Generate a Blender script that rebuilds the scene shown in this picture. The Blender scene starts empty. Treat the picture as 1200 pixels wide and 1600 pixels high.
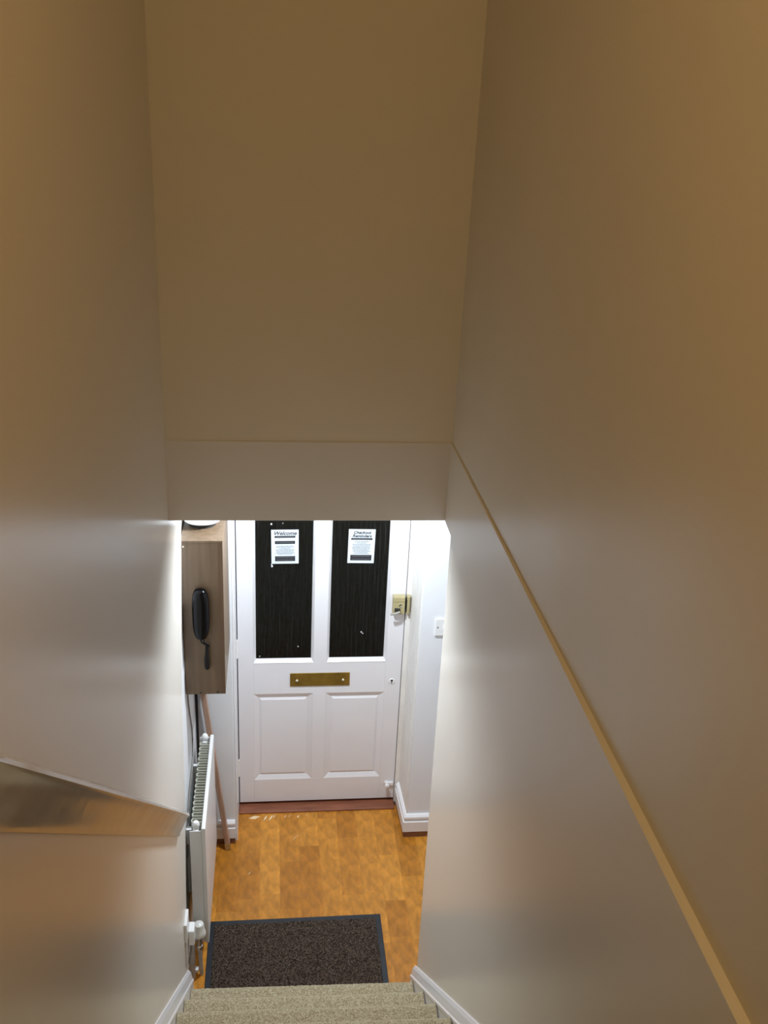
import bpy, math, random
from mathutils import Vector, Matrix
random.seed(7)
S = bpy.context.scene
COL = S.collection

# ---------------------------------------------------------------- camera
EYE = Vector((0.0, 0.0, 3.317))
cam_d = bpy.data.cameras.new('camera'); cam = bpy.data.objects.new('camera', cam_d); COL.objects.link(cam)
cam_d.sensor_fit = 'HORIZONTAL'; cam_d.sensor_width = 36.0; cam_d.lens = 1519.37 / 1200.0 * 36.0
cam_d.clip_start = 0.02; cam_d.clip_end = 60
RX = Vector((0.99353, -0.10342, 0.04690))      # image right, in the room
RD = Vector((0.00096, -0.40532, -0.91417))     # image down
RF = Vector((0.11356, 0.90831, -0.40260))      # view axis
m = Matrix(((RX.x, -RD.x, -RF.x, EYE.x), (RX.y, -RD.y, -RF.y, EYE.y), (RX.z, -RD.z, -RF.z, EYE.z), (0, 0, 0, 1)))
cam.matrix_world = m
S.camera = cam

# ---------------------------------------------------------------- world, exposure
w = bpy.data.worlds.new('night'); S.world = w; w.use_nodes = True
w.node_tree.nodes['Background'].inputs[0].default_value = (0.35, 0.45, 0.6, 1)
w.node_tree.nodes['Background'].inputs[1].default_value = 0.008
S.view_settings.view_transform = 'Standard'; S.view_settings.look = 'None'
S.view_settings.exposure = 0.0; S.view_settings.gamma = 1.0; S.view_settings.use_curve_mapping = False
HALL_WATTS = 92.0       # cool white hall downlight
LANDING_GLOW = 53.0   # warm landing bulb

# ---------------------------------------------------------------- materials
def srgb(r, g, b):
    f = lambda c: (c / 255 / 12.92) if c / 255 <= .04045 else ((c / 255 + .055) / 1.055) ** 2.4
    return (f(r), f(g), f(b))
MATS = {}
def mat(name, col, rough=.5, var=0.0, vscale=4.0, vstretch=(1, 1, 1), bump=0.0, bscale=80.0, bstretch=(1, 1, 1), metal=0.0,
        spec=.5, emit=None, estr=0.0, objrand=None, rvar=0.0, trans=0.0, detail=4.0, coat=0.0):
    if name in MATS: return MATS[name]
    M = bpy.data.materials.new(name); M.use_nodes = True; MATS[name] = M
    nt = M.node_tree; N = nt.nodes; L = nt.links; b = N['Principled BSDF']
    b.inputs['Base Color'].default_value = (*col, 1); b.inputs['Roughness'].default_value = rough
    b.inputs['Metallic'].default_value = metal; b.inputs['Specular IOR Level'].default_value = spec
    b.inputs['Transmission Weight'].default_value = trans; b.inputs['Coat Weight'].default_value = coat
    if emit: b.inputs['Emission Color'].default_value = (*emit, 1); b.inputs['Emission Strength'].default_value = estr
    tc = N.new('ShaderNodeTexCoord')
    def noise(scale, stretch, det=4.0):
        mp = N.new('ShaderNodeMapping'); mp.inputs['Scale'].default_value = stretch
        g = N.new('ShaderNodeTexNoise'); g.inputs['Scale'].default_value = scale; g.inputs['Detail'].default_value = det
        L.new(tc.outputs['Object'], mp.inputs[0]); L.new(mp.outputs[0], g.inputs['Vector']); return g
    src = None
    if objrand:
        oi = N.new('ShaderNodeObjectInfo'); mx = N.new('ShaderNodeMix'); mx.data_type = 'RGBA'
        mx.inputs[6].default_value = (*col, 1); mx.inputs[7].default_value = (*objrand, 1)
        L.new(oi.outputs['Random'], mx.inputs[0]); src = mx.outputs[2]
    if var:
        g = noise(vscale, vstretch, detail)
        mr = N.new('ShaderNodeMapRange'); mr.inputs[1].default_value = .28; mr.inputs[2].default_value = .72
        mr.inputs[3].default_value = 1 - var; mr.inputs[4].default_value = 1 + var
        L.new(g.outputs['Fac'], mr.inputs[0])
        vm = N.new('ShaderNodeVectorMath'); vm.operation = 'SCALE'
        if src: L.new(src, vm.inputs[0])
        else: vm.inputs[0].default_value = col
        L.new(mr.outputs[0], vm.inputs['Scale']); src = vm.outputs[0]
    if src: L.new(src, b.inputs['Base Color'])
    if rvar:
        g = noise(vscale * 1.7, vstretch)
        mr = N.new('ShaderNodeMapRange'); mr.inputs[1].default_value = .3; mr.inputs[2].default_value = .7
        mr.inputs[3].default_value = rough - rvar; mr.inputs[4].default_value = rough + rvar
        L.new(g.outputs['Fac'], mr.inputs[0]); L.new(mr.outputs[0], b.inputs['Roughness'])
    if bump:
        g = noise(bscale, bstretch)
        bp = N.new('ShaderNodeBump'); bp.inputs['Strength'].default_value = bump; bp.inputs['Distance'].default_value = .004
        L.new(g.outputs['Fac'], bp.inputs['Height']); L.new(bp.outputs[0], b.inputs['Normal'])
    return M

cream = mat('cream_wall_paint', (.74, .69, .60), .36, .03, 1.6, bump=.05, bscale=55, rvar=.07, detail=3)
satin = mat('cream_satin_paint', (.76, .71, .64), .27)
palewall = mat('white_wall_paint', (.72, .69, .67), .42, .025, 2.0, bump=.08, bscale=60)
ceilm = mat('ceiling_paint', (.80, .79, .76), .8, .02, 2.0)
hallp = mat('hall_wall_paint', (.77, .78, .80), .45, .03, 3, bump=.08, bscale=60)
gloss = mat('white_gloss_paint', (.80, .79, .80), .25, .02, 5, bump=.05, bscale=30, bstretch=(1, 1, .3))
doorp = mat('white_door_paint', (.79, .78, .80), .30, .02, 4, bump=.06, bscale=26, bstretch=(1.6, 1, .25))
roughp = mat('chipped_white_paint', (.80, .78, .74), .5, .07, 22, (1, 1, .5), bump=.45, bscale=70)
railp = mat('magnolia_gloss_paint', (.60, .55, .475), .14, .06, 5, bump=.12, bscale=14, rvar=.05)
radp = mat('radiator_enamel', (.74, .735, .73), .3)
finp = mat('shaded_fin_enamel', (.50, .51, .43), .45, .12, 30)  # same enamel as the radiator, darkened to paint in the shade between fins
dark = mat('dark_gap', (.012, .010, .008), .8)
plankm = mat('golden_floor_wood', (.42, .160, .016), .28, .36, 36, (1.0, .55, 1), objrand=(.60, .255, .034), rvar=.06, detail=9)
subf = mat('floor_underlay', (.12, .045, .012), .7)
scuffm = mat('worn_floor_scuff', (.88, .66, .40), .45)
redwood = mat('red_brown_threshold_wood', (.24, .085, .045), .38, .25, 20, (.4, 2, 1))
brownst = mat('brown_strip_wood', (.20, .085, .04), .5, .35, 30, (1, 1, 2))
oak = mat('oak_veneer', (.165, .110, .066), .42, .20, 18, (2.5, 2.5, .18), bump=.04, bscale=60, bstretch=(3, 3, .2), detail=6)
oakl = mat('oak_edge', (.135, .08, .045), .5, .15, 20, (3, 3, .2))
boardm = mat('bare_board_wood', (.42, .26, .18), .55, .3, 14, (3, 3, .35), detail=6)
blackp = mat('black_plastic', (.002, .002, .0025), .13, spec=.22)
blackr = mat('black_cable', (.006, .005, .005), .5, spec=.25)
greyc = mat('grey_cable', (.20, .18, .16), .5)
whitep = mat('white_plastic', (.80, .80, .79), .32)
brass = mat('aged_brass', (.30, .19, .035), .36, .32, 16, metal=.6, bump=.03, rvar=.10)
screwm = mat('bright_screw', (.80, .75, .60), .2, metal=.6)
beige = mat('beige_lock_enamel', (.42, .36, .19), .35, .08, 30)
chrome = mat('dull_chrome', (.55, .54, .50), .28, metal=.9)
brasspin = mat('lock_brass', (.42, .33, .13), .3, metal=.8)
paper = mat('notice_paper', (.62, .67, .71), .6)
ink = mat('black_ink', (.020, .020, .024), .6)
greyink = mat('grey_print', (.11, .12, .13), .7)
rubber = mat('slate_rubber', (.014, .019, .026), .42, .2, 30)
carpet = mat('beige_stair_carpet', (.37, .315, .215), .95, .30, 230, bump=.6, bscale=240, spec=.1, detail=5)
lampglow = mat('downlight_lens', (.9, .9, .9), .4, emit=(.93, .97, 1.0), estr=20.0)
bulbglow = mat('warm_diffuser', (.9, .8, .6), .4, emit=(1.0, .66, .28), estr=LANDING_GLOW)

def speckle(name, c0, c1, c2, scale, rough=.95):
    M = bpy.data.materials.new(name); M.use_nodes = True; N = M.node_tree.nodes; L = M.node_tree.links; b = N['Principled BSDF']
    tc = N.new('ShaderNodeTexCoord'); v = N.new('ShaderNodeTexVoronoi'); v.inputs['Scale'].default_value = scale
    r = N.new('ShaderNodeValToRGB'); r.color_ramp.interpolation = 'LINEAR'
    r.color_ramp.elements[0].position = .15; r.color_ramp.elements[0].color = (*c0, 1)
    r.color_ramp.elements[1].position = .85; r.color_ramp.elements[1].color = (*c2, 1)
    e = r.color_ramp.elements.new(.5); e.color = (*c1, 1)
    s = N.new('ShaderNodeSeparateColor')
    L.new(tc.outputs['Object'], v.inputs['Vector']); L.new(v.outputs['Color'], s.inputs[0]); L.new(s.outputs[0], r.inputs[0])
    L.new(r.outputs[0], b.inputs['Base Color']); b.inputs['Roughness'].default_value = rough; b.inputs['Specular IOR Level'].default_value = .15
    return M
matpile = speckle('brown_mat_pile', (.018, .011, .007), (.050, .034, .025), (.14, .105, .08), 330)
carpet = speckle('beige_stair_carpet_pile', (.24, .19, .105), (.36, .30, .19), (.50, .44, .31), 380)
cb = carpet.node_tree.nodes['Principled BSDF']; cb.inputs['Sheen Weight'].default_value = .7; cb.inputs['Sheen Roughness'].default_value = .45; cb.inputs['Sheen Tint'].default_value = (.9, .85, .7, 1)

def glass_mat():
    M = bpy.data.materials.new('bark_textured_dark_glass'); M.use_nodes = True; N = M.node_tree.nodes; L = M.node_tree.links; b = N['Principled BSDF']
    b.inputs['Base Color'].default_value = (.05, .05, .036, 1); b.inputs['Roughness'].default_value = .10
    b.inputs['Transmission Weight'].default_value = .92; b.inputs['IOR'].default_value = 1.36
    tc = N.new('ShaderNodeTexCoord'); mp = N.new('ShaderNodeMapping'); mp.inputs['Scale'].default_value = (1, 1, .06)
    g = N.new('ShaderNodeTexNoise'); g.inputs['Scale'].default_value = 75; g.inputs['Detail'].default_value = 3
    bp = N.new('ShaderNodeBump'); bp.inputs['Strength'].default_value = 1.0; bp.inputs['Distance'].default_value = .010
    L.new(tc.outputs['Object'], mp.inputs[0]); L.new(mp.outputs[0], g.inputs['Vector']); L.new(g.outputs['Fac'], bp.inputs['Height']); L.new(bp.outputs[0], b.inputs['Normal'])
    return M
glassm = glass_mat()

# ---------------------------------------------------------------- mesh helpers
class MB:
    def __init__(s): s.v = []; s.f = []; s.sm = []
    def add(s, vs, fs, smooth=False):
        o = len(s.v); s.v += [tuple(p) for p in vs]; s.f += [tuple(i + o for i in q) for q in fs]; s.sm += [smooth] * len(fs); return s
    def box(s, x0, x1, y0, y1, z0, z1):
        v = [(x, y, z) for z in (z0, z1) for y in (y0, y1) for x in (x0, x1)]
        return s.add(v, [(0, 2, 3, 1), (4, 5, 7, 6), (0, 1, 5, 4), (2, 6, 7, 3), (0, 4, 6, 2), (1, 3, 7, 5)])
    def prism(s, poly, axis, a, b, smooth=False):
        # poly: 2-D ring; axis 'x' -> (y,z), 'y' -> (x,z), 'z' -> (x,y)
        def P(p, t): return {'x': (t, p[0], p[1]), 'y': (p[0], t, p[1]), 'z': (p[0], p[1], t)}[axis]
        n = len(poly); vs = [P(p, a) for p in poly] + [P(p, b) for p in poly]
        s.add(vs, [(i, (i + 1) % n, n + (i + 1) % n, n + i) for i in range(n)], smooth)
        s.add([P(p, a) for p in poly], [tuple(range(n - 1, -1, -1))]); return s.add([P(p, b) for p in poly], [tuple(range(n))])
    def tube(s, pts, r, n=10, caps=True):
        pts = [Vector(p) for p in pts]; rings = []; k = len(pts)
        rs = r if isinstance(r, (list, tuple)) else [r] * k
        up = Vector((.31, .17, .93)).normalized(); vs = []
        for i, p in enumerate(pts):
            t = (pts[min(i + 1, k - 1)] - pts[max(i - 1, 0)]).normalized()
            a = t.cross(up)
            if a.length < .05: a = t.cross(Vector((1, 0, 0)))
            a.normalize(); b = t.cross(a); up = a.cross(t) if False else up
            for j in range(n):
                c = 2 * math.pi * j / n; vs.append(p + (a * math.cos(c) + b * math.sin(c)) * rs[i])
        fs = [(i * n + j, i * n + (j + 1) % n, (i + 1) * n + (j + 1) % n, (i + 1) * n + j) for i in range(k - 1) for j in range(n)]
        s.add(vs, fs, True)
        if caps: s.add(vs[:n], [tuple(range(n - 1, -1, -1))]); s.add(vs[-n:], [tuple(range(n))])
        return s
    def lathe(s, prof, c, axis='z', n=28):
        # prof: (radius, height)
        vs = []
        for r, h in prof:
            for j in range(n):
                a = 2 * math.pi * j / n; u, w_ = r * math.cos(a), r * math.sin(a)
                vs.append({'z': (c[0] + u, c[1] + w_, c[2] + h), 'y': (c[0] + u, c[1] + h, c[2] + w_), 'x': (c[0] + h, c[1] + u, c[2] + w_)}[axis])
        k = len(prof)
        fs = [(i * n + j, i * n + (j + 1) % n, (i + 1) * n + (j + 1) % n, (i + 1) * n + j) for i in range(k - 1) for j in range(n)]
        return s.add(vs, fs, True)
    def sweep(s, prof, path, side=1):
        # prof (out, z) swept along a floor path [(x,y)...] with mitres; out is to the left of travel * side
        path = [Vector(p) for p in path]; k = len(path); n = len(prof); vs = []
        for i, p in enumerate(path):
            d0 = (path[i] - path[i - 1]).normalized() if i else (path[1] - path[0]).normalized()
            d1 = (path[i + 1] - path[i]).normalized() if i < k - 1 else d0
            n0 = Vector((-d0.y, d0.x)) * side; n1 = Vector((-d1.y, d1.x)) * side
            nn = (n0 + n1).normalized(); sc = 1 / max(.3, nn.dot(n0))
            for o, z in prof: vs.append((p.x + nn.x * o * sc, p.y + nn.y * o * sc, z))
        fs = [(i * n + j, i * n + (j + 1) % n, (i + 1) * n + (j + 1) % n, (i + 1) * n + j) for i in range(k - 1) for j in range(n)]
        s.add(vs, fs); s.add(vs[:n], [tuple(range(n - 1, -1, -1))]); return s.add(vs[-n:], [tuple(range(n))])
    def loops(s, rects, cap=True):
        # nested rectangles facing -Y: (x0,x1,z0,z1,y)
        vs = []
        for x0, x1, z0, z1, y in rects: vs += [(x0, y, z0), (x1, y, z0), (x1, y, z1), (x0, y, z1)]
        fs = [(i * 4 + j, i * 4 + (j + 1) % 4, (i + 1) * 4 + (j + 1) % 4, (i + 1) * 4 + j) for i in range(len(rects) - 1) for j in range(4)]
        if cap: q = (len(rects) - 1) * 4; fs.append((q, q + 1, q + 2, q + 3))
        return s.add(vs, fs)
    def build(s, name, material, parent=None, bevel=0.0, seg=2, recalc=True):
        off = Vector((0, 0, 0)); pp = parent
        while pp is not None: off = off + pp.location; pp = pp.parent
        me = bpy.data.meshes.new(name); me.from_pydata([tuple(Vector(p) - off) for p in s.v], [], s.f); me.update()
        if recalc:
            import bmesh
            bm = bmesh.new(); bm.from_mesh(me); bmesh.ops.remove_doubles(bm, verts=bm.verts, dist=1e-6)
            bmesh.ops.recalc_face_normals(bm, faces=bm.faces); bm.to_mesh(me); bm.free()
        if any(s.sm):
            me.polygons.foreach_set('use_smooth', [True] * len(me.polygons)); me.set_sharp_from_angle(angle=math.radians(38))
        me.materials.append(material)
        o = bpy.data.objects.new(name, me); COL.objects.link(o)
        if parent is not None: o.parent = parent
        if bevel:
            b = o.modifiers.new('soft_edge', 'BEVEL'); b.width = bevel; b.segments = seg; b.limit_method = 'ANGLE'; b.angle_limit = math.radians(40)
        return o
def tag(o, label=None, cat=None, group=None, kind=None):
    if label: o['label'] = label
    if cat: o['category'] = cat
    if group: o['group'] = group
    if kind: o['kind'] = kind
    return o
def empty(name, loc, label=None, cat=None, kind=None):
    e = bpy.data.objects.new(name, None); COL.objects.link(e); e.location = loc; e.empty_display_size = .05
    return tag(e, label, cat, kind=kind)
def struct(o, label, cat): return tag(o, label, cat, kind='structure')

# ================================================================= THE SHELL
XL, XR = -.322, .550       # stair walls
XH = -.336                 # hall left wall, set back a little
YF = 3.63                  # hall front wall
YD = 3.870                 # door face
ZC, ZU = 2.045, 2.310      # header underside, upper floor
BACK = -1.6; TOP = 4.80
# left stair wall, its free end worn and not quite plumb
end = [(3.262, 2.12), (3.185, 1.87), (3.07, 1.55), (2.965, 1.29), (2.918, .867), (2.880, .733), (2.80, .47), (2.775, .20), (2.77, 0)]
w1 = MB()
ring = [(2.95, TOP), (2.95, 2.12)] + end + [(BACK, 0), (BACK, TOP)]
w1.prism(ring, 'x', XL, XL - .12)
struct(w1.build('wall_left', satin, bevel=.004), 'cream satin painted wall beside the sloping ledge rail', 'wall')
struct(MB().box(XH - .1, XH, 2.70, YF + .1, 0, 2.12).build('wall_hall_left', hallp), 'pale hall wall behind the radiator', 'wall')
# right wall: lower part, joist band, set-back upper part
lw = MB(); lw.prism([(2.705, ZC), (2.668, 0), (BACK, 0), (BACK, ZC)], 'x', XR + .002, XR + .1)
struct(lw.build('wall_right', satin), 'cream satin painted lower wall beside the carpeted stairs', 'wall')
sb = MB(); v = [(XR - .002, 2.80), (XR + .002, 1.9), (XR + .002, BACK), (XR + .1, BACK), (XR + .1, 2.80)]
sb.prism(v, 'z', ZC, ZU)
struct(sb.build('wall_right_band', satin), 'smooth wall band under the narrow ledge', 'wall')
ur = MB(); ur.prism([(.5525, 2.86), (.5525, 2.80), (.566, 1.2), (.569, .6), (.574, BACK), (.69, BACK), (.69, 2.86)], 'z', ZU, TOP)
struct(ur.build('wall_right_upper', cream), 'cream upper wall set back above the narrow ledge', 'wall')
struct(MB().box(XL - .05, XR + .1, 2.80, 2.92, ZC, ZU).build('wall_header', palewall, bevel=.003), 'pale header band over the hall opening', 'wall')
struct(MB().box(XL - .05, .70, 2.803, 2.92, ZU, TOP).build('wall_front_upper', cream), 'cream wall above the header band', 'wall')
struct(MB().box(XL - .1, .69, BACK - .1, BACK, 0, TOP).build('wall_back', cream), 'cream wall at the back of the landing', 'wall')
struct(MB().box(XL - .1, .69, BACK - .1, 2.92, TOP, TOP + .1).build('ceiling', ceilm), 'ceiling high above the stairs', 'ceiling')
struct(MB().box(XH - .1, 1.7, 2.92, YD + .15, 2.12, 2.2).build('ceiling_hall', ceilm), 'low white hall ceiling', 'ceiling')
struct(MB().box(XR + .1, 1.7, 2.60, 2.70, 0, 2.2).build('wall_hall_back', hallp), 'hall wall behind the stairs', 'wall')
struct(MB().box(1.6, 1.7, 2.70, YF, 0, 2.2).build('wall_hall_right', hallp), 'hall wall at the side away from the radiator', 'wall')
struct(MB().box(XR + .1, 1.7, 2.70, 2.92, 2.12, 2.2).build('ceiling_hall_side', ceilm), 'low white hall ceiling beside the header', 'ceiling')
# front wall with the door opening
DL, DR = -.160, .604
struct(MB().box(XH - .1, DL - .012, YF, YF + .34, 0, 2.12).build('wall_front_left', hallp, bevel=.004), 'narrow pale wall between radiator and front door', 'wall')
fr = MB(); fr.prism([(.640, YF), (1.7, YF), (1.7, YF + .34), (DR + .03, YF + .34), (DR + .03, YD - .02)], 'z', 0, 2.12)
struct(fr.build('wall_front_right', hallp, bevel=.003), 'pale grey hall wall carrying the light switch', 'wall')
struct(MB().box(DL - .012, .63, YF, YF + .34, 2.0, 2.12).build('wall_front_lintel', hallp), 'wall above the front door', 'wall')
# rough painted lining of the door reveal
rv = MB(); rv.prism([(.636, YF + .003), (.6398, YF + .001), (.6335, YD - .0205), (.6335, YD + .03), (.607, YD + .03), (.607, YD - .004), (.628, YD - .008)], 'z', .0, 2.0)
struct(rv.build('trim_1', roughp, bevel=.002), 'rough white painted door reveal beside the latch', 'door frame')
lv = MB(); lv.box(DL - .012, DL - .004, YF + .002, YD + .03, 0, 2.0)
struct(lv.build('trim_2', gloss, bevel=.002), 'white painted door jamb on the hinge side', 'door frame')
struct(MB().box(DL - .004, DR + .004, YD + .05, YD + .09, 1.985, 2.0).build('trim_3', gloss), 'white head of the door frame', 'door frame')

# floor of the hall: base and single strips of wood
floor = struct(MB().box(XH - .02, 1.65, 2.30, YD + .10, -.10, -.006).build('floor', subf), 'golden brown wood strip hall floor', 'floor')
meshes = {}
def plank_mesh(wd, ln):
    k = (round(wd, 3), round(ln, 3))
    if k not in meshes:
        b = MB().box(-wd / 2, wd / 2, -ln / 2, ln / 2, -.006, 0)
        ob = b.build('plank', plankm); meshes[k] = ob.data; bpy.data.objects.remove(ob)
    return meshes[k]
PW = .0925; x = XH
while x < 1.3:
    y = 2.50 - random.random() * .25
    while y < 3.84:
        ln = random.choice((.20, .28, .28, .36)); y1 = min(y + ln, 3.842)
        if y1 - y > .02:
            ox = min(x + PW, 1.3)
            o = bpy.data.objects.new('plank', plank_mesh(ox - x - .0002, y1 - y - .0002)); COL.objects.link(o)
            o.location = ((x + ox) / 2, (y + y1) / 2, -random.random() * .0002); o.parent = floor
        y += ln
    x += PW
def sliver(pts):
    b = MB(); n = len(pts); b.add([(p[0], p[1], .0003) for p in pts], [tuple(range(n))]); return b
for cx, cy, lx, ly, wd in ((-.088, 3.787, .058, .014, .026), (-.035, 3.781, .020, .044, .010), (-.008, 3.782, .024, .048, .010), (.008, 3.79, .012, .026, .006),
                           (.062, 3.787, .008, .022, .005), (.082, 3.789, .007, .020, .004), (.125, 3.784, .010, .020, .010), (.165, 3.792, .004, .012, .004),
                           (.108, 3.640, .040, .054, .0035), (-.105, 3.42, .014, .020, .005)):
    d = Vector((lx, ly)).normalized(); nn = Vector((-d.y, d.x)) * wd / 2
    a = Vector((cx - lx / 2, cy - ly / 2)); b_ = Vector((cx + lx / 2, cy + ly / 2)); mid = (a + b_) / 2
    sliver([a, mid - nn, b_, mid + nn]).build('scuff_mark', scuffm, floor, recalc=False)
struct(MB().box(DL - .003, .606, 3.812, YD + .06, -.002, .010).build('trim_4', redwood, bevel=.003), 'red-brown wooden threshold under the front door', 'threshold')

# skirtings of the hall
SK = [(0, .130), (.009, .130), (.018, .121), (.019, .113), (.012, .103), (.012, .097), (.021, .093), (.021, .036), (0, .036)]
UN = [(0, .036), (.016, .036), (.016, 0), (0, 0)]
pr = [(.630, YD - .010), (.6405, YF), (1.60, YF)]
def sk(name, prof, path, side, m_, label):
    struct(MB().sweep(prof, path, side).build(name, m_), label, 'skirting')
sk('baseboard_right_front', SK, pr, -1, gloss, 'white moulded skirting turning into the door reveal')
sk('baseboard_right_front_strip', UN, pr, -1, brownst, 'brown wood strip under the white skirting beside the door reveal')
pl = [(XH, YF), (DL - .014, YF)]
sk('baseboard_left_front', SK, pl, -1, gloss, 'short white skirting between leaning board and front door')
sk('baseboard_left_front_strip', UN, pl, -1, brownst, 'brown wood strip under the short white skirting')

# landing floor behind the viewer
RISE, GO = .1925, .2064
Y1 = 2.655
struct(MB().box(XL - .05, XR + .05, BACK, Y1 - 11 * GO - .03, ZU - .22, ZU).build('floor_landing', carpet), 'beige carpeted landing at the head of the stairs', 'floor')

# ================================================================= STAIRS
stairs = empty('staircase', (.11, 2.60, 0), 'steep flight of stairs in beige speckled carpet', 'stairs')
def step(k):
    z = k * RISE; y = Y1 - (k - 1) * GO; r = .028
    fine = k <= 5
    prof = [(y - .032, z - RISE), (y - .032, z - .058)]
    for i in range(13):
        a = -math.pi / 2 + math.pi * i / 12; prof.append((y - r + r * math.cos(a), z - r + r * math.sin(a)))
    prof += [(y - .029 - (GO - .003) * t, z - .006 * t) for t in ([j / 30 for j in range(1, 31)] if fine else [1.0])]
    x0, x1 = -.3015, .5295; nx = 190 if fine else 2
    b = MB(); vs = []; n = len(prof)
    for i in range(nx + 1):
        xx = x0 + (x1 - x0) * i / nx
        for j, (py, pz) in enumerate(prof):
            q = .0009 if (fine and 1 < j) else 0
            vs.append((xx, py - (xx - .11) * .027 + random.uniform(-q, q), pz + random.uniform(-q, q) * 1.6))
    fs = [(i * n + j, (i + 1) * n + j, (i + 1) * n + j + 1, i * n + j + 1) for i in range(nx) for j in range(n - 1)]
    b.add(vs, fs, True)
    # cut carpet ends and core
    for xx in (x0, x1):
        ring = [(xx, py, pz) for py, pz in prof] + [(xx, y - .02 - GO, z - .06), (xx, y - .10, z - RISE)]
        b.add(ring, [tuple(range(len(ring)))])
    return b
for k in range(1, 12): step(k).build('step', carpet, stairs, recalc=False)
MB().box(-.3015, .5295, Y1 - 11 * GO - .05, Y1 - 11 * GO, ZU - .17, ZU).build('landing_nosing', carpet, stairs, bevel=.012, seg=3)

# sloping skirting on both sides of the stairs
def string(name, side, xw, yend, label):
    sl = .9037; ca = math.cos(math.atan(sl))
    zt = lambda yy: (.178 if side > 0 else .155) + (2.746 - yy) * sl
    # (offset from wall, drop measured straight down)
    pf = [(0, 0), (.004, .0), (.010, .013), (.0135, .034), (.0150, .046), (.0200, .050), (.0200, .062), (.0185, .066), (.0185, .50), (0, .50)]
    b = MB(); vs = []; n = len(pf)
    for yy in (yend, .30):
        for o, d in pf: vs.append((xw + side * o, yy, max(0.0, zt(yy) - d) if yy == yend else zt(yy) - d))
    b.add(vs, [(j, (j + 1) % n, n + (j + 1) % n, n + j) for j in range(n)]); b.add(vs[:n], [tuple(range(n))]); b.add(vs[n:], [tuple(range(n - 1, -1, -1))])
    struct(b.build(name, gloss), label, 'skirting')
string('baseboard_left', 1, XL, 2.765, 'white sloping stair skirting below the ledge rail')
string('baseboard_right', -1, XR + .002, 2.70, 'white sloping stair skirting below the wide blank wall')

# sloping ledge rail on the left wall
def ledge_rail():
    sl = .912; pts = []
    yend = 2.645
    zb = lambda yy: .930 + (2.645 - yy) * sl           # where the underside meets the wall
    pf = [(0, .118), (.006, .1185), (.026, .108), (.037, .098), (.0385, .090), (.036, .084), (.031, .078), (.024, .060), (.015, .034), (.008, .014), (.006, 0), (0, 0)]
    b = MB(); vs = []; n = len(pf)
    for yy in (yend, .2):
        for o, d in pf: vs.append((XL + o * 1.12, yy, zb(yy) + d))
    b.add(vs, [(j, (j + 1) % n, n + (j + 1) % n, n + j) for j in range(n)], True); b.add(vs[:n], [tuple(range(n))]); b.add(vs[n:], [tuple(range(n - 1, -1, -1))])
    struct(b.build('trim_5', railp), 'glossy cream ledge rail sloping down the wall with the stairs', 'rail')
ledge_rail()

# ================================================================= FRONT DOOR
door = empty('door_1', (DL, YD, .026), 'white four-panel front door with two dark textured panes', 'door', 'structure')
TH = .040
px = ((-.077, .177), (.262, .517)); GZ0, GZ1 = .850, 1.850; PZ0, PZ1 = .162, .662
def dpart(n, x0, x1, z0, z1): return MB().box(x0, x1, YD, YD + TH, z0, z1).build(n, doorp, door, bevel=.0012)
dpart('stile', DL, px[0][0] - .012, .026, 1.98); dpart('stile', px[1][1] + .012, DR, .026, 1.98)
a, b_ = px[0][0] - .012, px[1][1] + .012
dpart('bottom_rail', a, b_, .026, PZ0); dpart('lock_rail', a, b_, PZ1, GZ0 - .016); dpart('top_rail', a, b_, GZ1 + .012, 1.98)
m0, m1 = px[0][1] + .012, px[1][0] - .012
dpart('muntin', m0, m1, GZ0 - .016, GZ1 + .012); dpart('muntin', m0, m1, PZ0, PZ1)
for (x0, x1) in px:
    g = MB().box(x0 - .006, x1 + .006, YD + .016, YD + .022, GZ0 - .006, GZ1 + .006).build('glass_pane', glassm, door)
    bead = MB().loops([(x0 - .0125, x1 + .0125, GZ0 - .0165, GZ1 + .0125, YD + .001), (x0 - .0115, x1 + .0115, GZ0 - .0155, GZ1 + .0115, YD - .002), (x0 - .002, x1 + .002, GZ0 - .002, GZ1 + .002, YD + .011), (x0, x1, GZ0, GZ1, YD + .016)], cap=False)
    bead.build('glazing_bead', gloss, door)
    X0, X1 = (x0 - .012, x1 + .012)
    o_ = lambda a, d: (X0 + a, X1 - a, PZ0 + a, PZ1 - a, YD + d)
    pn = MB().loops([o_(0, .0005), o_(.002, .0012), o_(.004, .0024), o_(.022, .0100), o_(.024, .0115), o_(.026, .0115), o_(.035, .0075), o_(.036, .0065)])
    pn.build('panel', doorp, door)
for fx, fz, fs in ((-.006, 1.536, .006), (.043, 1.540, .003), (-.004, 1.330, .007), (-.006, 1.338, .004), (.117, .912, .005), (.408, .985, .006), (.415, .978, .004), (-.060, .862, .004)):
    pts = [(fx + fs * random.uniform(.4, .9) * math.cos(a), YD + .0157, fz + fs * random.uniform(.5, 1.1) * math.sin(a)) for a in [t * math.pi / 3 for t in range(6)]]
    fb = MB(); fb.add(pts, [tuple(range(5, -1, -1))]); fb.add([(p[0], YD + .0160, p[2]) for p in pts], [tuple(range(6))]); fb.build('paint_fleck', gloss, door)
# letter plate
lp = MB().box(.081, .361, YD - .005, YD, .706, .777).build('letter_plate', brass, door, bevel=.0015); lp['label'] = 'brass letter plate'
for sx in (.113, .329):
    MB().lathe([(0.0001, -.0075), (.004, -.0072), (.0062, -.005), (.0062, 0)], (sx, YD - .0045, .739), 'y', 16).build('screw', screwm, lp)
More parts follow.
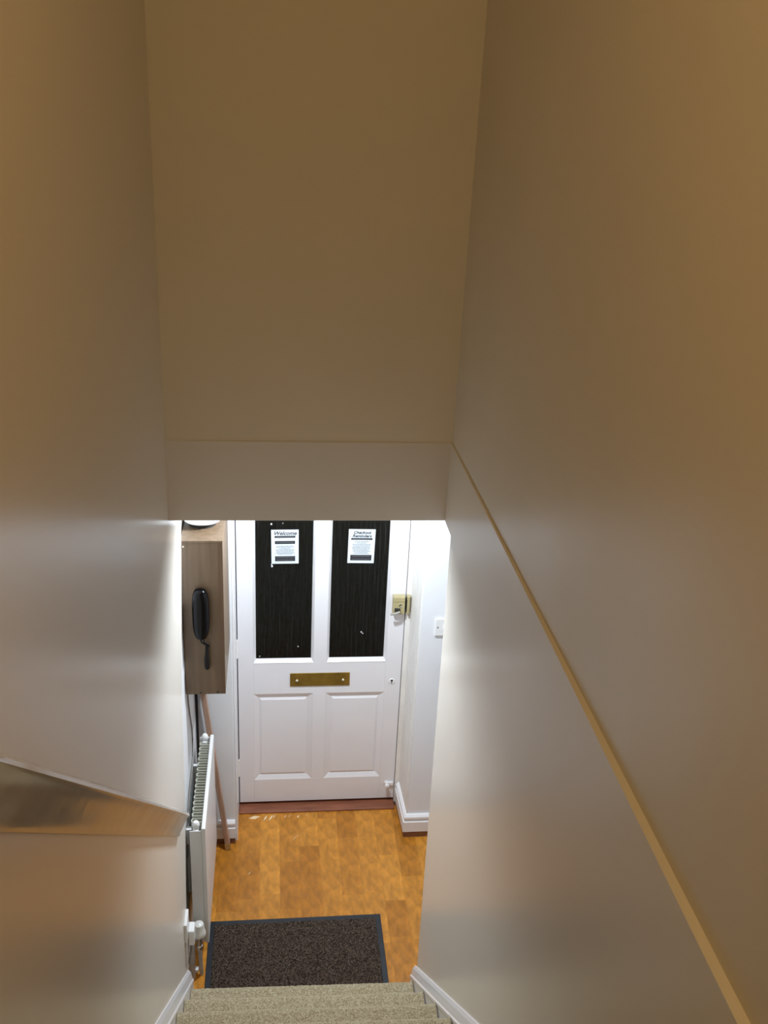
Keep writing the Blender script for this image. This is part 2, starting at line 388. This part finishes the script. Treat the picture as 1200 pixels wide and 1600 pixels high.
# mortice keyhole
es = MB().lathe([(.0001, -.003), (.014, -.003), (.0155, -.0015), (.0155, 0)], (.562, YD - .0002, .722), 'y', 24).build('keyhole_plate', gloss, door)
kh = MB().lathe([(.0001, 0), (.0055, 0)], (.562, YD - .0036, .7275), 'y', 14); kh.add([(.5602, YD - .0036, .727), (.5638, YD - .0036, .727), (.5648, YD - .0036, .712), (.5592, YD - .0036, .712)], [(0, 1, 2, 3)])
kh.build('keyhole', dark, door)
# night latch: case, knob, snib, pin
nl = MB().box(.543, .598, YD - .034, YD, 1.104, 1.193).build('night_latch', beige, door, bevel=.003); nl['label'] = 'beige night latch case'
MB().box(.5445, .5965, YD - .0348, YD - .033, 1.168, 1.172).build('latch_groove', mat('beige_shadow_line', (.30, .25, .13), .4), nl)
MB().lathe([(.0001, -.002), (.0055, -.002), (.0065, 0)], (.578, YD - .034, 1.150), 'y', 16).build('latch_pin', dark, nl)
MB().lathe([(.0001, -.004), (.0040, -.003), (.0045, 0)], (.5795, YD - .0352, 1.1475), 'y', 12).build('latch_button', screwm, nl)
MB().tube([(.551, YD - .036, 1.131), (.576, YD - .040, 1.131)], [.0075, .0075]).build('latch_recess', dark, nl)
MB().tube([(.574, YD - .043, 1.124), (.560, YD - .050, 1.121), (.548, YD - .052, 1.119), (.531, YD - .052, 1.117)], [.006, .006, .0055, .007]).build('latch_knob', chrome, nl)
MB().tube([(.572, YD - .034, 1.125), (.573, YD - .046, 1.124)], .008).build('latch_spindle', brasspin, nl)
# hinges
for hz in (.915, .240):
    hg = MB(); hg.tube([(DL - .004, YD - .006, hz - .048), (DL - .004, YD - .006, hz + .048)], .0055, 10); hg.box(DL - .004, DL + .001, YD - .004, YD + .002, hz - .048, hz + .048)
    hg.build('hinge', roughp, door)
# small knob bolt near the bottom
MB().lathe([(.0001, -.030), (.009, -.029), (.012, -.024), (.010, -.018), (.006, -.014), (.006, -.004), (.014, -.003), (.015, 0)], (.566, YD, .118), 'y', 18).build('bolt_knob', gloss, door)
MB().box(.558, .598, YD - .010, YD, .108, .128).build('bolt_plate', gloss, door, bevel=.002)
# keep of the latch on the frame
keep = empty('latch_keep', (.612, YD - .01, 1.15), 'beige latch keep fixed on the frame beside the door edge', 'latch keep')
kb = MB(); kb.prism([(.6065, YD - .005), (.6065, YD - .034), (.616, YD - .036), (.6225, YD - .028), (.6235, YD - .007)], 'z', 1.106, 1.195)
kb.build('keep_body', beige, keep, bevel=.0025)
MB().box(.6035, .6066, YD - .0345, YD - .008, 1.118, 1.180).build('keep_slot', dark, keep)

# notices taped inside the panes
def text_mesh(txt, size, shear=0.0, bold=0.0):
    cu = bpy.data.curves.new('lettering', 'FONT'); cu.body = txt; cu.size = size; cu.shear = shear; cu.offset = bold; cu.align_x = 'CENTER'; cu.resolution_u = 3; cu.fill_mode = 'FRONT'
    ob = bpy.data.objects.new('lettering', cu); COL.objects.link(ob); bpy.context.view_layer.update()
    me = bpy.data.meshes.new_from_object(ob.evaluated_get(bpy.context.evaluated_depsgraph_get())); bpy.data.objects.remove(ob); return me
def notice(cx, z0, z1, wd, tilt, title, bands, lines, label):
    e = empty('notice', (cx, YD + .0135, z0), label, 'notice')
    h = z1 - z0
    MB().box(cx - wd / 2, cx + wd / 2, YD + .0130, YD + .0142, z0, z1).build('sheet', paper, e)
    yf = YD + .0126
    for txt, zz, size in title:
        me = text_mesh(txt, size, .28, .0007); me.materials.clear(); me.materials.append(ink)
        o = bpy.data.objects.new('heading', me); COL.objects.link(o); o.parent = e; o.rotation_euler = (math.pi / 2, 0, 0); o.location = (0, yf - (YD + .0135), zz * h)
    for f0, f1, wf in bands:
        bd = MB().box(cx - wd * wf / 2, cx + wd * wf / 2, yf, yf + .0003, z0 + h * f0, z0 + h * f1).build('printed_band', ink, e)
        rows = 1 if f1 - f0 < .07 else (1 if f1 - f0 < .1 else 2)
        for q in range(rows):
            zc = z0 + h * (f0 + (f1 - f0) * (q + .5) / rows); b = MB(); xx = cx - wd * wf * .42
            while xx < cx + wd * wf * .40:
                l = random.uniform(.003, .009); b.box(xx, min(xx + l, cx + wd * wf * .42), yf - .0003, yf, zc - .0016, zc + .0014); xx += l + .002
            b.build('band_print', greyink, e)
    for f, wf in lines:
        b = MB(); xx = cx - wd * wf / 2
        while xx < cx + wd * wf / 2:
            l = random.uniform(.003, .010); b.box(xx, min(xx + l, cx + wd * wf / 2), yf, yf + .0003, z0 + h * f - .0013, z0 + h * f + .0011); xx += l + .0016
        b.build('print_line', greyink, e)
    e.rotation_euler = (0, tilt, 0)
notice(.0545, 1.344, 1.510, .120, -.012, [('Welcome', .850, .0255)], [(.765, .825, .76), (.585, .675, .74), (.075, .225, .74)],
       [(.525, .60), (.49, .66), (.455, .40), (.42, .68), (.385, .66), (.35, .62), (.315, .70), (.285, .52)], 'white Welcome notice taped to the pane on the hinge side')
notice(.391, 1.345, 1.512, .119, .014, [('Checkout', .868, .0195), ('Reminders', .768, .0195)], [(.690, .745, .80), (.08, .245, .80)],
       [(.64, .55), (.605, .35), (.565, .68), (.53, .66), (.495, .62), (.46, .70), (.425, .68), (.39, .60), (.355, .66), (.32, .50), (.285, .60)], 'white Checkout Reminders notice taped to the pane on the latch side')

# light switch on the front wall
sw = empty('light_switch', (.745, YF, 1.118), 'white square light switch on the pale hall wall', 'light switch')
MB().box(.702, .788, YF - .009, YF, 1.118, 1.204).build('switch_plate', whitep, sw, bevel=.003)
rk = MB(); rk.prism([(YF - .009, 1.150), (YF - .012, 1.150), (YF - .016, 1.174), (YF - .009, 1.174)], 'x', .738, .752); rk.build('rocker', whitep, sw)
for sx in (.715, .775): MB().lathe([(.0001, -.0006), (.0032, -.0005), (.0032, 0)], (sx, YF - .009, 1.161), 'y', 12).build('screw', dark, sw)

# ================================================================= RADIATOR
rad = empty('radiator', (-.275, 3.21, 0), 'white panel radiator with open convector fins along the hall wall', 'radiator')
RY0, RY1, RZ0, RZ1 = 2.922, 3.505, .125, .712
RF0, RF1 = -.268, -.2525       # front panel thickness; it stands a hair out of parallel
fp = MB(); fp.prism([(RY0, RZ0), (RY1, RZ0), (RY1, RZ1), (RY0, RZ1)], 'x', RF0, RF1); fp.build('front_panel', radp, rad, bevel=.004, seg=3)
for yy, n_ in ((RY0 + .001, 'end_panel'), (RY1 - .004, 'end_panel')):
    MB().box(-.312, RF0, yy, yy + .003, RZ0 + .01, RZ1 - .012).build(n_, radp, rad, bevel=.0008)
NF = 15; pitch = (RY1 - RY0 - .075) / NF
def ufin():
    out = []; hw = pitch * .30; d = .043
    pts = [(RF0, -hw), (RF0 - d + .010, -hw)] + [(RF0 - d + .010 - .010 * math.cos(a), -hw * math.cos(0) * 0 + hw * math.sin(a)) for a in [math.radians(t) for t in (-60, -25, 25, 60)]] + [(RF0 - d + .010, hw), (RF0, hw)]
    t = .0024; n = len(pts)
    inn = [(x_ + (t if 1 < i < n - 2 else 0), y_ - math.copysign(t, y_)) for i, (x_, y_) in enumerate(pts)]
    return pts, inn
po, pi_ = ufin(); fin_me = None
for i in range(NF):
    yc = RY0 + .045 + pitch * (i + .5)
    if fin_me is None:
        b = MB(); n = len(po)
        for za, zb_ in ((RZ0 + .02, RZ1 - .012),):
            vs = [(x_, y_, z_) for z_ in (za, zb_) for (x_, y_) in po] + [(x_, y_, z_) for z_ in (za, zb_) for (x_, y_) in pi_]
            fs = []
            for j in range(n - 1):
                fs += [(j, j + 1, n + j + 1, n + j), (2 * n + j, 2 * n + j + 1, 3 * n + j + 1, 3 * n + j), (n + j, n + j + 1, 3 * n + j + 1, 3 * n + j), (j, j + 1, 2 * n + j + 1, 2 * n + j)]
            b.add(vs, fs)
        ob = b.build('fin', finp); fin_me = ob.data; bpy.data.objects.remove(ob)
    o = bpy.data.objects.new('fin', fin_me); COL.objects.link(o); o.parent = rad; o.location = Vector((0, yc, 0)) - rad.location
MB().box(RF0 - .004, RF0 - .0005, RY0 + .02, RY1 - .02, RZ0 + .02, RZ1 - .03).build('back_of_panel', finp, rad)
for yy in (RY0 + .022, RY1 - .022):
    kn = MB(); kn.tube([(-.290, yy - .02, RZ1 - .022), (-.290, yy + .02, RZ1 - .022)], .011, 14)
    kn.lathe([(.0001, .016), (.008, .015), (.0125, .009), (.014, 0), (.0125, -.009), (.008, -.015)], (-.289, yy, RZ1 + .002), 'z', 18)
    kn.build('top_plug', whitep, rad)
for yy in (RY0 + .10, RY1 - .10):
    MB().box(XH + .001, -.302, yy, yy + .02, .30, .62).build('bracket', radp, rad)
# valve and tails at the near bottom corner
vx, vy = -.286, 2.872
vb = MB(); vb.lathe([(.013, .0), (.013, -.020), (.010, -.024), (.010, -.055), (.013, -.057), (.013, -.072), (.008, -.076)], (vx, vy, .228), 'z', 18); vb.tube([(vx, vy, .205), (vx + .004, vy + .03, .205), (vx + .010, RY0 + .012, .205)], .009)
vbo = vb.build('valve_body', chrome, rad)
MB().lathe([(.0001, .050), (.010, .049), (.018, .044), (.021, .034), (.0225, .012), (.024, .010), (.0265, -.002), (.0265, -.010), (.016, -.014), (.0001, -.014)], (vx, vy, .240), 'z', 24).build('valve_cap', mat('grey_white_cap', (.70, .70, .66), .3), vbo)
MB().tube([(vx, vy, .170), (vx + .001, vy + .004, .09), (vx + .003, vy + .012, .0)], .0078, 12).build('tail_pipe', mat('painted_pipe', (.50, .48, .45), .4, .2, 30), rad)
MB().tube([(-.311, 2.875, .27), (-.312, 2.872, .20), (-.315, 2.872, .10), (-.317, 2.872, .0)], .0105, 12).build('flow_pipe', MATS['painted_pipe'], rad)
MB().box(-.310, -.296, 2.880, 2.900, .012, .026).build('pipe_clip', whitep, rad)

# socket and plug on the end of the left wall
so = empty('wall_socket', (XL, 2.730, .375), 'white wall socket near the stair foot above the skirting', 'socket')
MB().box(XL, XL + .011, 2.690, 2.770, .385, .470).build('socket_plate', whitep, so, bevel=.002)
pg = empty('plug', (XL + .011, 2.735, .34), 'white plug pushed into the wall socket near the stair foot', 'plug')
MB().box(XL + .0112, XL + .034, 2.712, 2.762, .345, .415).build('plug_body', whitep, pg, bevel=.004)
MB().tube([(XL + .02, 2.737, .346), (XL + .018, 2.738, .30), (XL + .010, 2.745, .25), (XL + .006, 2.755, .21)], .0035, 8).build('plug_cord', greyc, pg)

# ================================================================= WOODEN BOX WITH DOOR PHONE
BX0, BX1, BY0, BZ0, BZ1 = -.3335, -.182, 3.22, 1.114, 1.775
wb = empty('wooden_box', (-.26, 3.42, BZ0), 'tall oak-veneer box fixed in the corner above the radiator', 'box')
MB().box(BX0, BX1, BY0, BY0 + .016, BZ0, BZ1 - .010).build('front_board', oak, wb, bevel=.0012)
MB().box(BX1 - .016, BX1, BY0 + .0165, YF - .002, BZ0 + .002, BZ1 - .0105).build('side_board', oak, wb)
MB().box(BX0, BX0 + .012, BY0 + .0165, YF - .002, BZ0 + .002, BZ1 - .0105).build('side_board', oak, wb)
MB().box(BX0 + .001, BX1 + .001, BY0 - .001, YF - .002, BZ1 - .0098, BZ1).build('top_board', oak, wb, bevel=.001)
MB().box(BX0 + .013, BX1 - .017, BY0 + .018, YF - .002, BZ0 + .002, BZ0 + .014).build('bottom_board', oakl, wb)
MB().box(BX1 - .017, BX1, BY0 - .0012, BY0 - .0002, BZ0 + .002, BZ1 - .011).build('edge_strip', oakl, wb)
for sx, sz in ((-.322, 1.752), (-.278, 1.122), (-.212, 1.124)):
    MB().lathe([(.0001, -.0012), (.0035, -.001), (.0035, 0)], (sx, BY0 - .0002, sz), 'y', 12).build('screw', screwm if sz > 1.5 else dark, wb)

ph = empty('door_phone', (-.268, BY0 - .002, 1.36), 'black handset of a door phone hanging on the wooden box', 'phone')
def capsule(cx, cz, hw, hh, y0, d, n=28, m_=7, p=3.2):
    # superellipse outline, domed towards -Y
    b = MB(); vs = []; ringn = n
    for k in range(m_):
        t = k / (m_ - 1); sc = math.cos(t * math.pi / 2 * .93) ** .55 if k else 1; yy = y0 - d * math.sin(t * math.pi / 2)
        for j in range(n):
            a = 2 * math.pi * j / n; c, s_ = math.cos(a), math.sin(a)
            ux = math.copysign(abs(c) ** (2 / p), c); uz = math.copysign(abs(s_) ** (2 / p), s_)
            vs.append((cx + ux * hw * sc, yy, cz + uz * (hh - hw * (1 - sc))))
    fs = [(k * n + j, k * n + (j + 1) % n, (k + 1) * n + (j + 1) % n, (k + 1) * n + j) for k in range(m_ - 1) for j in range(n)]
    fs.append(tuple((m_ - 1) * n + j for j in range(n))); fs.append(tuple(range(n - 1, -1, -1)))
    return b.add(vs, fs, True)
capsule(-.2655, 1.478, .0290, .094, BY0 - .001, .012).build('cradle', blackp, ph)
capsule(-.2660, 1.482, .0325, .108, BY0 - .014, .028).build('handset', blackp, ph); hs = bpy.context.scene.objects['handset']
MB().tube([(-.272, BY0 - .02, 1.380), (-.266, BY0 - .022, 1.362), (-.255, BY0 - .016, 1.349), (-.243, BY0 - .012, 1.340)], .0030, 8).build('cord_strand', blackr, hs)
MB().tube([(-.263, BY0 - .016, 1.380), (-.258, BY0 - .020, 1.364), (-.248, BY0 - .016, 1.350), (-.240, BY0 - .010, 1.342), (-.240, BY0 - .010, 1.334)], .0030, 8).build('cord_strand', blackr, hs)
MB().tube([(-.247, BY0 - .012, 1.338), (-.248, BY0 - .012, 1.310), (-.249, BY0 - .013, 1.285), (-.249, BY0 - .013, 1.258), (-.249, BY0 - .012, 1.240), (-.249, BY0 - .011, 1.234)], [.0065, .0075, .0095, .0105, .0085, .003], 14).build('cord_bundle', blackr, hs)
for e in (wb, ph): e.rotation_euler = (0, .0, 0)

# ringed white housing lying on the box
dc = empty('round_housing', (-.262, 3.372, BZ1), 'round white ringed plastic housing lying on the wooden box', 'housing')
MB().lathe([(.050, 0), (.050, .026), (.0001, .026)], (-.262, 3.372, BZ1), 'z', 36).build('base', dark, dc)  # black colour paints in the shadow under the overhanging cover
MB().lathe([(.048, .022), (.071, .023), (.073, .027), (.072, .031), (.067, .0325), (.066, .035), (.064, .0365), (.060, .0365), (.058, .041), (.050, .047), (.030, .052), (.0001, .054)], (-.262, 3.372, BZ1), 'z', 44).build('cover', whitep, dc)

# cables under the box
tag(MB().tube([(-.331, 3.25, 1.112), (-.331, 3.262, 1.05), (-.331, 3.30, .965), (-.331, 3.36, .86), (-.331, 3.375, .79), (-.331, 3.345, .72), (-.331, 3.27, .688), (-.331, 3.16, .675), (-.331, 3.05, .60), (-.331, 3.0, .50)], .0030, 8).build('wall_cable', greyc),
    'grey cable drooping down the wall from the wooden box', 'cable')
tag(MB().tube([(-.328, 3.56, 1.112), (-.328, 3.57, .98), (-.328, 3.575, .84), (-.328, 3.575, .70), (-.328, 3.575, .45), (-.328, 3.575, .05)], .0062, 8).build('corner_cable', blackr),
    'thick black cable running down the corner behind the radiator', 'cable')
# board leaning in the corner
bd = empty('leaning_board', (-.215, 3.60, 0), 'narrow bare wooden board leaning in the corner behind the radiator', 'board')
q = MB(); p0, p1 = Vector((-.207, 3.594, .004)), Vector((-.309, 3.600, .955)); d = (p1 - p0).normalized(); nx = Vector((d.z, 0, -d.x)); t = .011
vs = []
for pnt in (p0, p1):
    for sx, sy in ((-t, -.022), (t, -.022), (t, .008), (-t, .008)): vs.append(pnt + nx * sx + Vector((0, sy, 0)))
q.add(vs, [(0, 1, 2, 3), (4, 7, 6, 5), (0, 4, 5, 1), (1, 5, 6, 2), (2, 6, 7, 3), (3, 7, 4, 0)]); q.build('board', boardm, bd, bevel=.0015)
q = MB(); vs = []
for pnt in (p0, p0 + d * .035):
    for sx, sy in ((-t - .0012, -.0232), (t + .0012, -.0232), (t + .0012, .0082), (-t - .0012, .0082)): vs.append(pnt + nx * sx + Vector((0, sy, 0)))
q.add(vs, [(0, 1, 2, 3), (4, 7, 6, 5), (0, 4, 5, 1), (1, 5, 6, 2), (2, 6, 7, 3), (3, 7, 4, 0)]); q.build('metal_shoe', chrome, bd)

# ================================================================= DOORMAT
mt = empty('doormat', (.10, 2.92, 0), 'dark brown doormat with slate rubber border before the stairs', 'doormat')
MX0, MX1, MY0, MY1 = -.268, .467, 2.69, 3.147
rb = MB(); rb.box(MX0, MX1, MY0, MY1, .0004, .004); rb.build('rubber_border', rubber, mt, bevel=.0015)
nx_, ny_ = 230, 150; b = MB(); vs = []
ix0, ix1, iy0, iy1 = MX0 + .022, MX1 - .022, MY0 + .022, MY1 - .022
for j in range(ny_ + 1):
    for i in range(nx_ + 1):
        edge = i in (0, nx_) or j in (0, ny_)
        vs.append((ix0 + (ix1 - ix0) * i / nx_ + random.uniform(-.001, .001), iy0 + (iy1 - iy0) * j / ny_ + random.uniform(-.001, .001), .0042 if edge else .0075 + random.uniform(-.0018, .0022)))
b.add(vs, [(j * (nx_ + 1) + i, j * (nx_ + 1) + i + 1, (j + 1) * (nx_ + 1) + i + 1, (j + 1) * (nx_ + 1) + i) for j in range(ny_) for i in range(nx_)])
b.build('pile', matpile, mt, recalc=False)

# ================================================================= LAMPS
LX, LY = .22, 3.215
hl = empty('hall_downlight', (LX, LY, 2.12), 'small round downlight in the low hall ceiling', 'ceiling light')
MB().lathe([(.0001, -.004), (.046, -.004), (.048, -.010), (.062, -.008), (.066, 0)], (LX, LY, 2.12), 'z', 32).build('rim', whitep, hl)
MB().lathe([(.0001, -.026), (.020, -.0245), (.036, -.019), (.0455, -.006)], (LX, LY, 2.12), 'z', 24).build('lens', lampglow, hl)
sd = bpy.data.lights.new('downlight_beam', 'SPOT'); sd.energy = HALL_WATTS; sd.color = (.84, .935, 1.03); sd.shadow_soft_size = .04
sd.spot_size = math.radians(178); sd.spot_blend = .55
so_ = bpy.data.objects.new('downlight_beam', sd); COL.objects.link(so_); so_.parent = hl; so_.location = (0, 0, -.034)
QX, QY = .12, .40
ld = empty('stair_ceiling_light', (QX, QY, TOP), 'round warm ceiling light high above the head of the stairs', 'ceiling light')
MB().lathe([(.0001, 0), (.165, 0), (.165, -.035), (.150, -.035)], (QX, QY, TOP), 'z', 36).build('ring', whitep, ld)
MB().lathe([(.150, -.030), (.148, -.040), (.12, -.052), (.06, -.060), (.0001, -.062)], (QX, QY, TOP), 'z', 32).build('diffuser', bulbglow, ld)
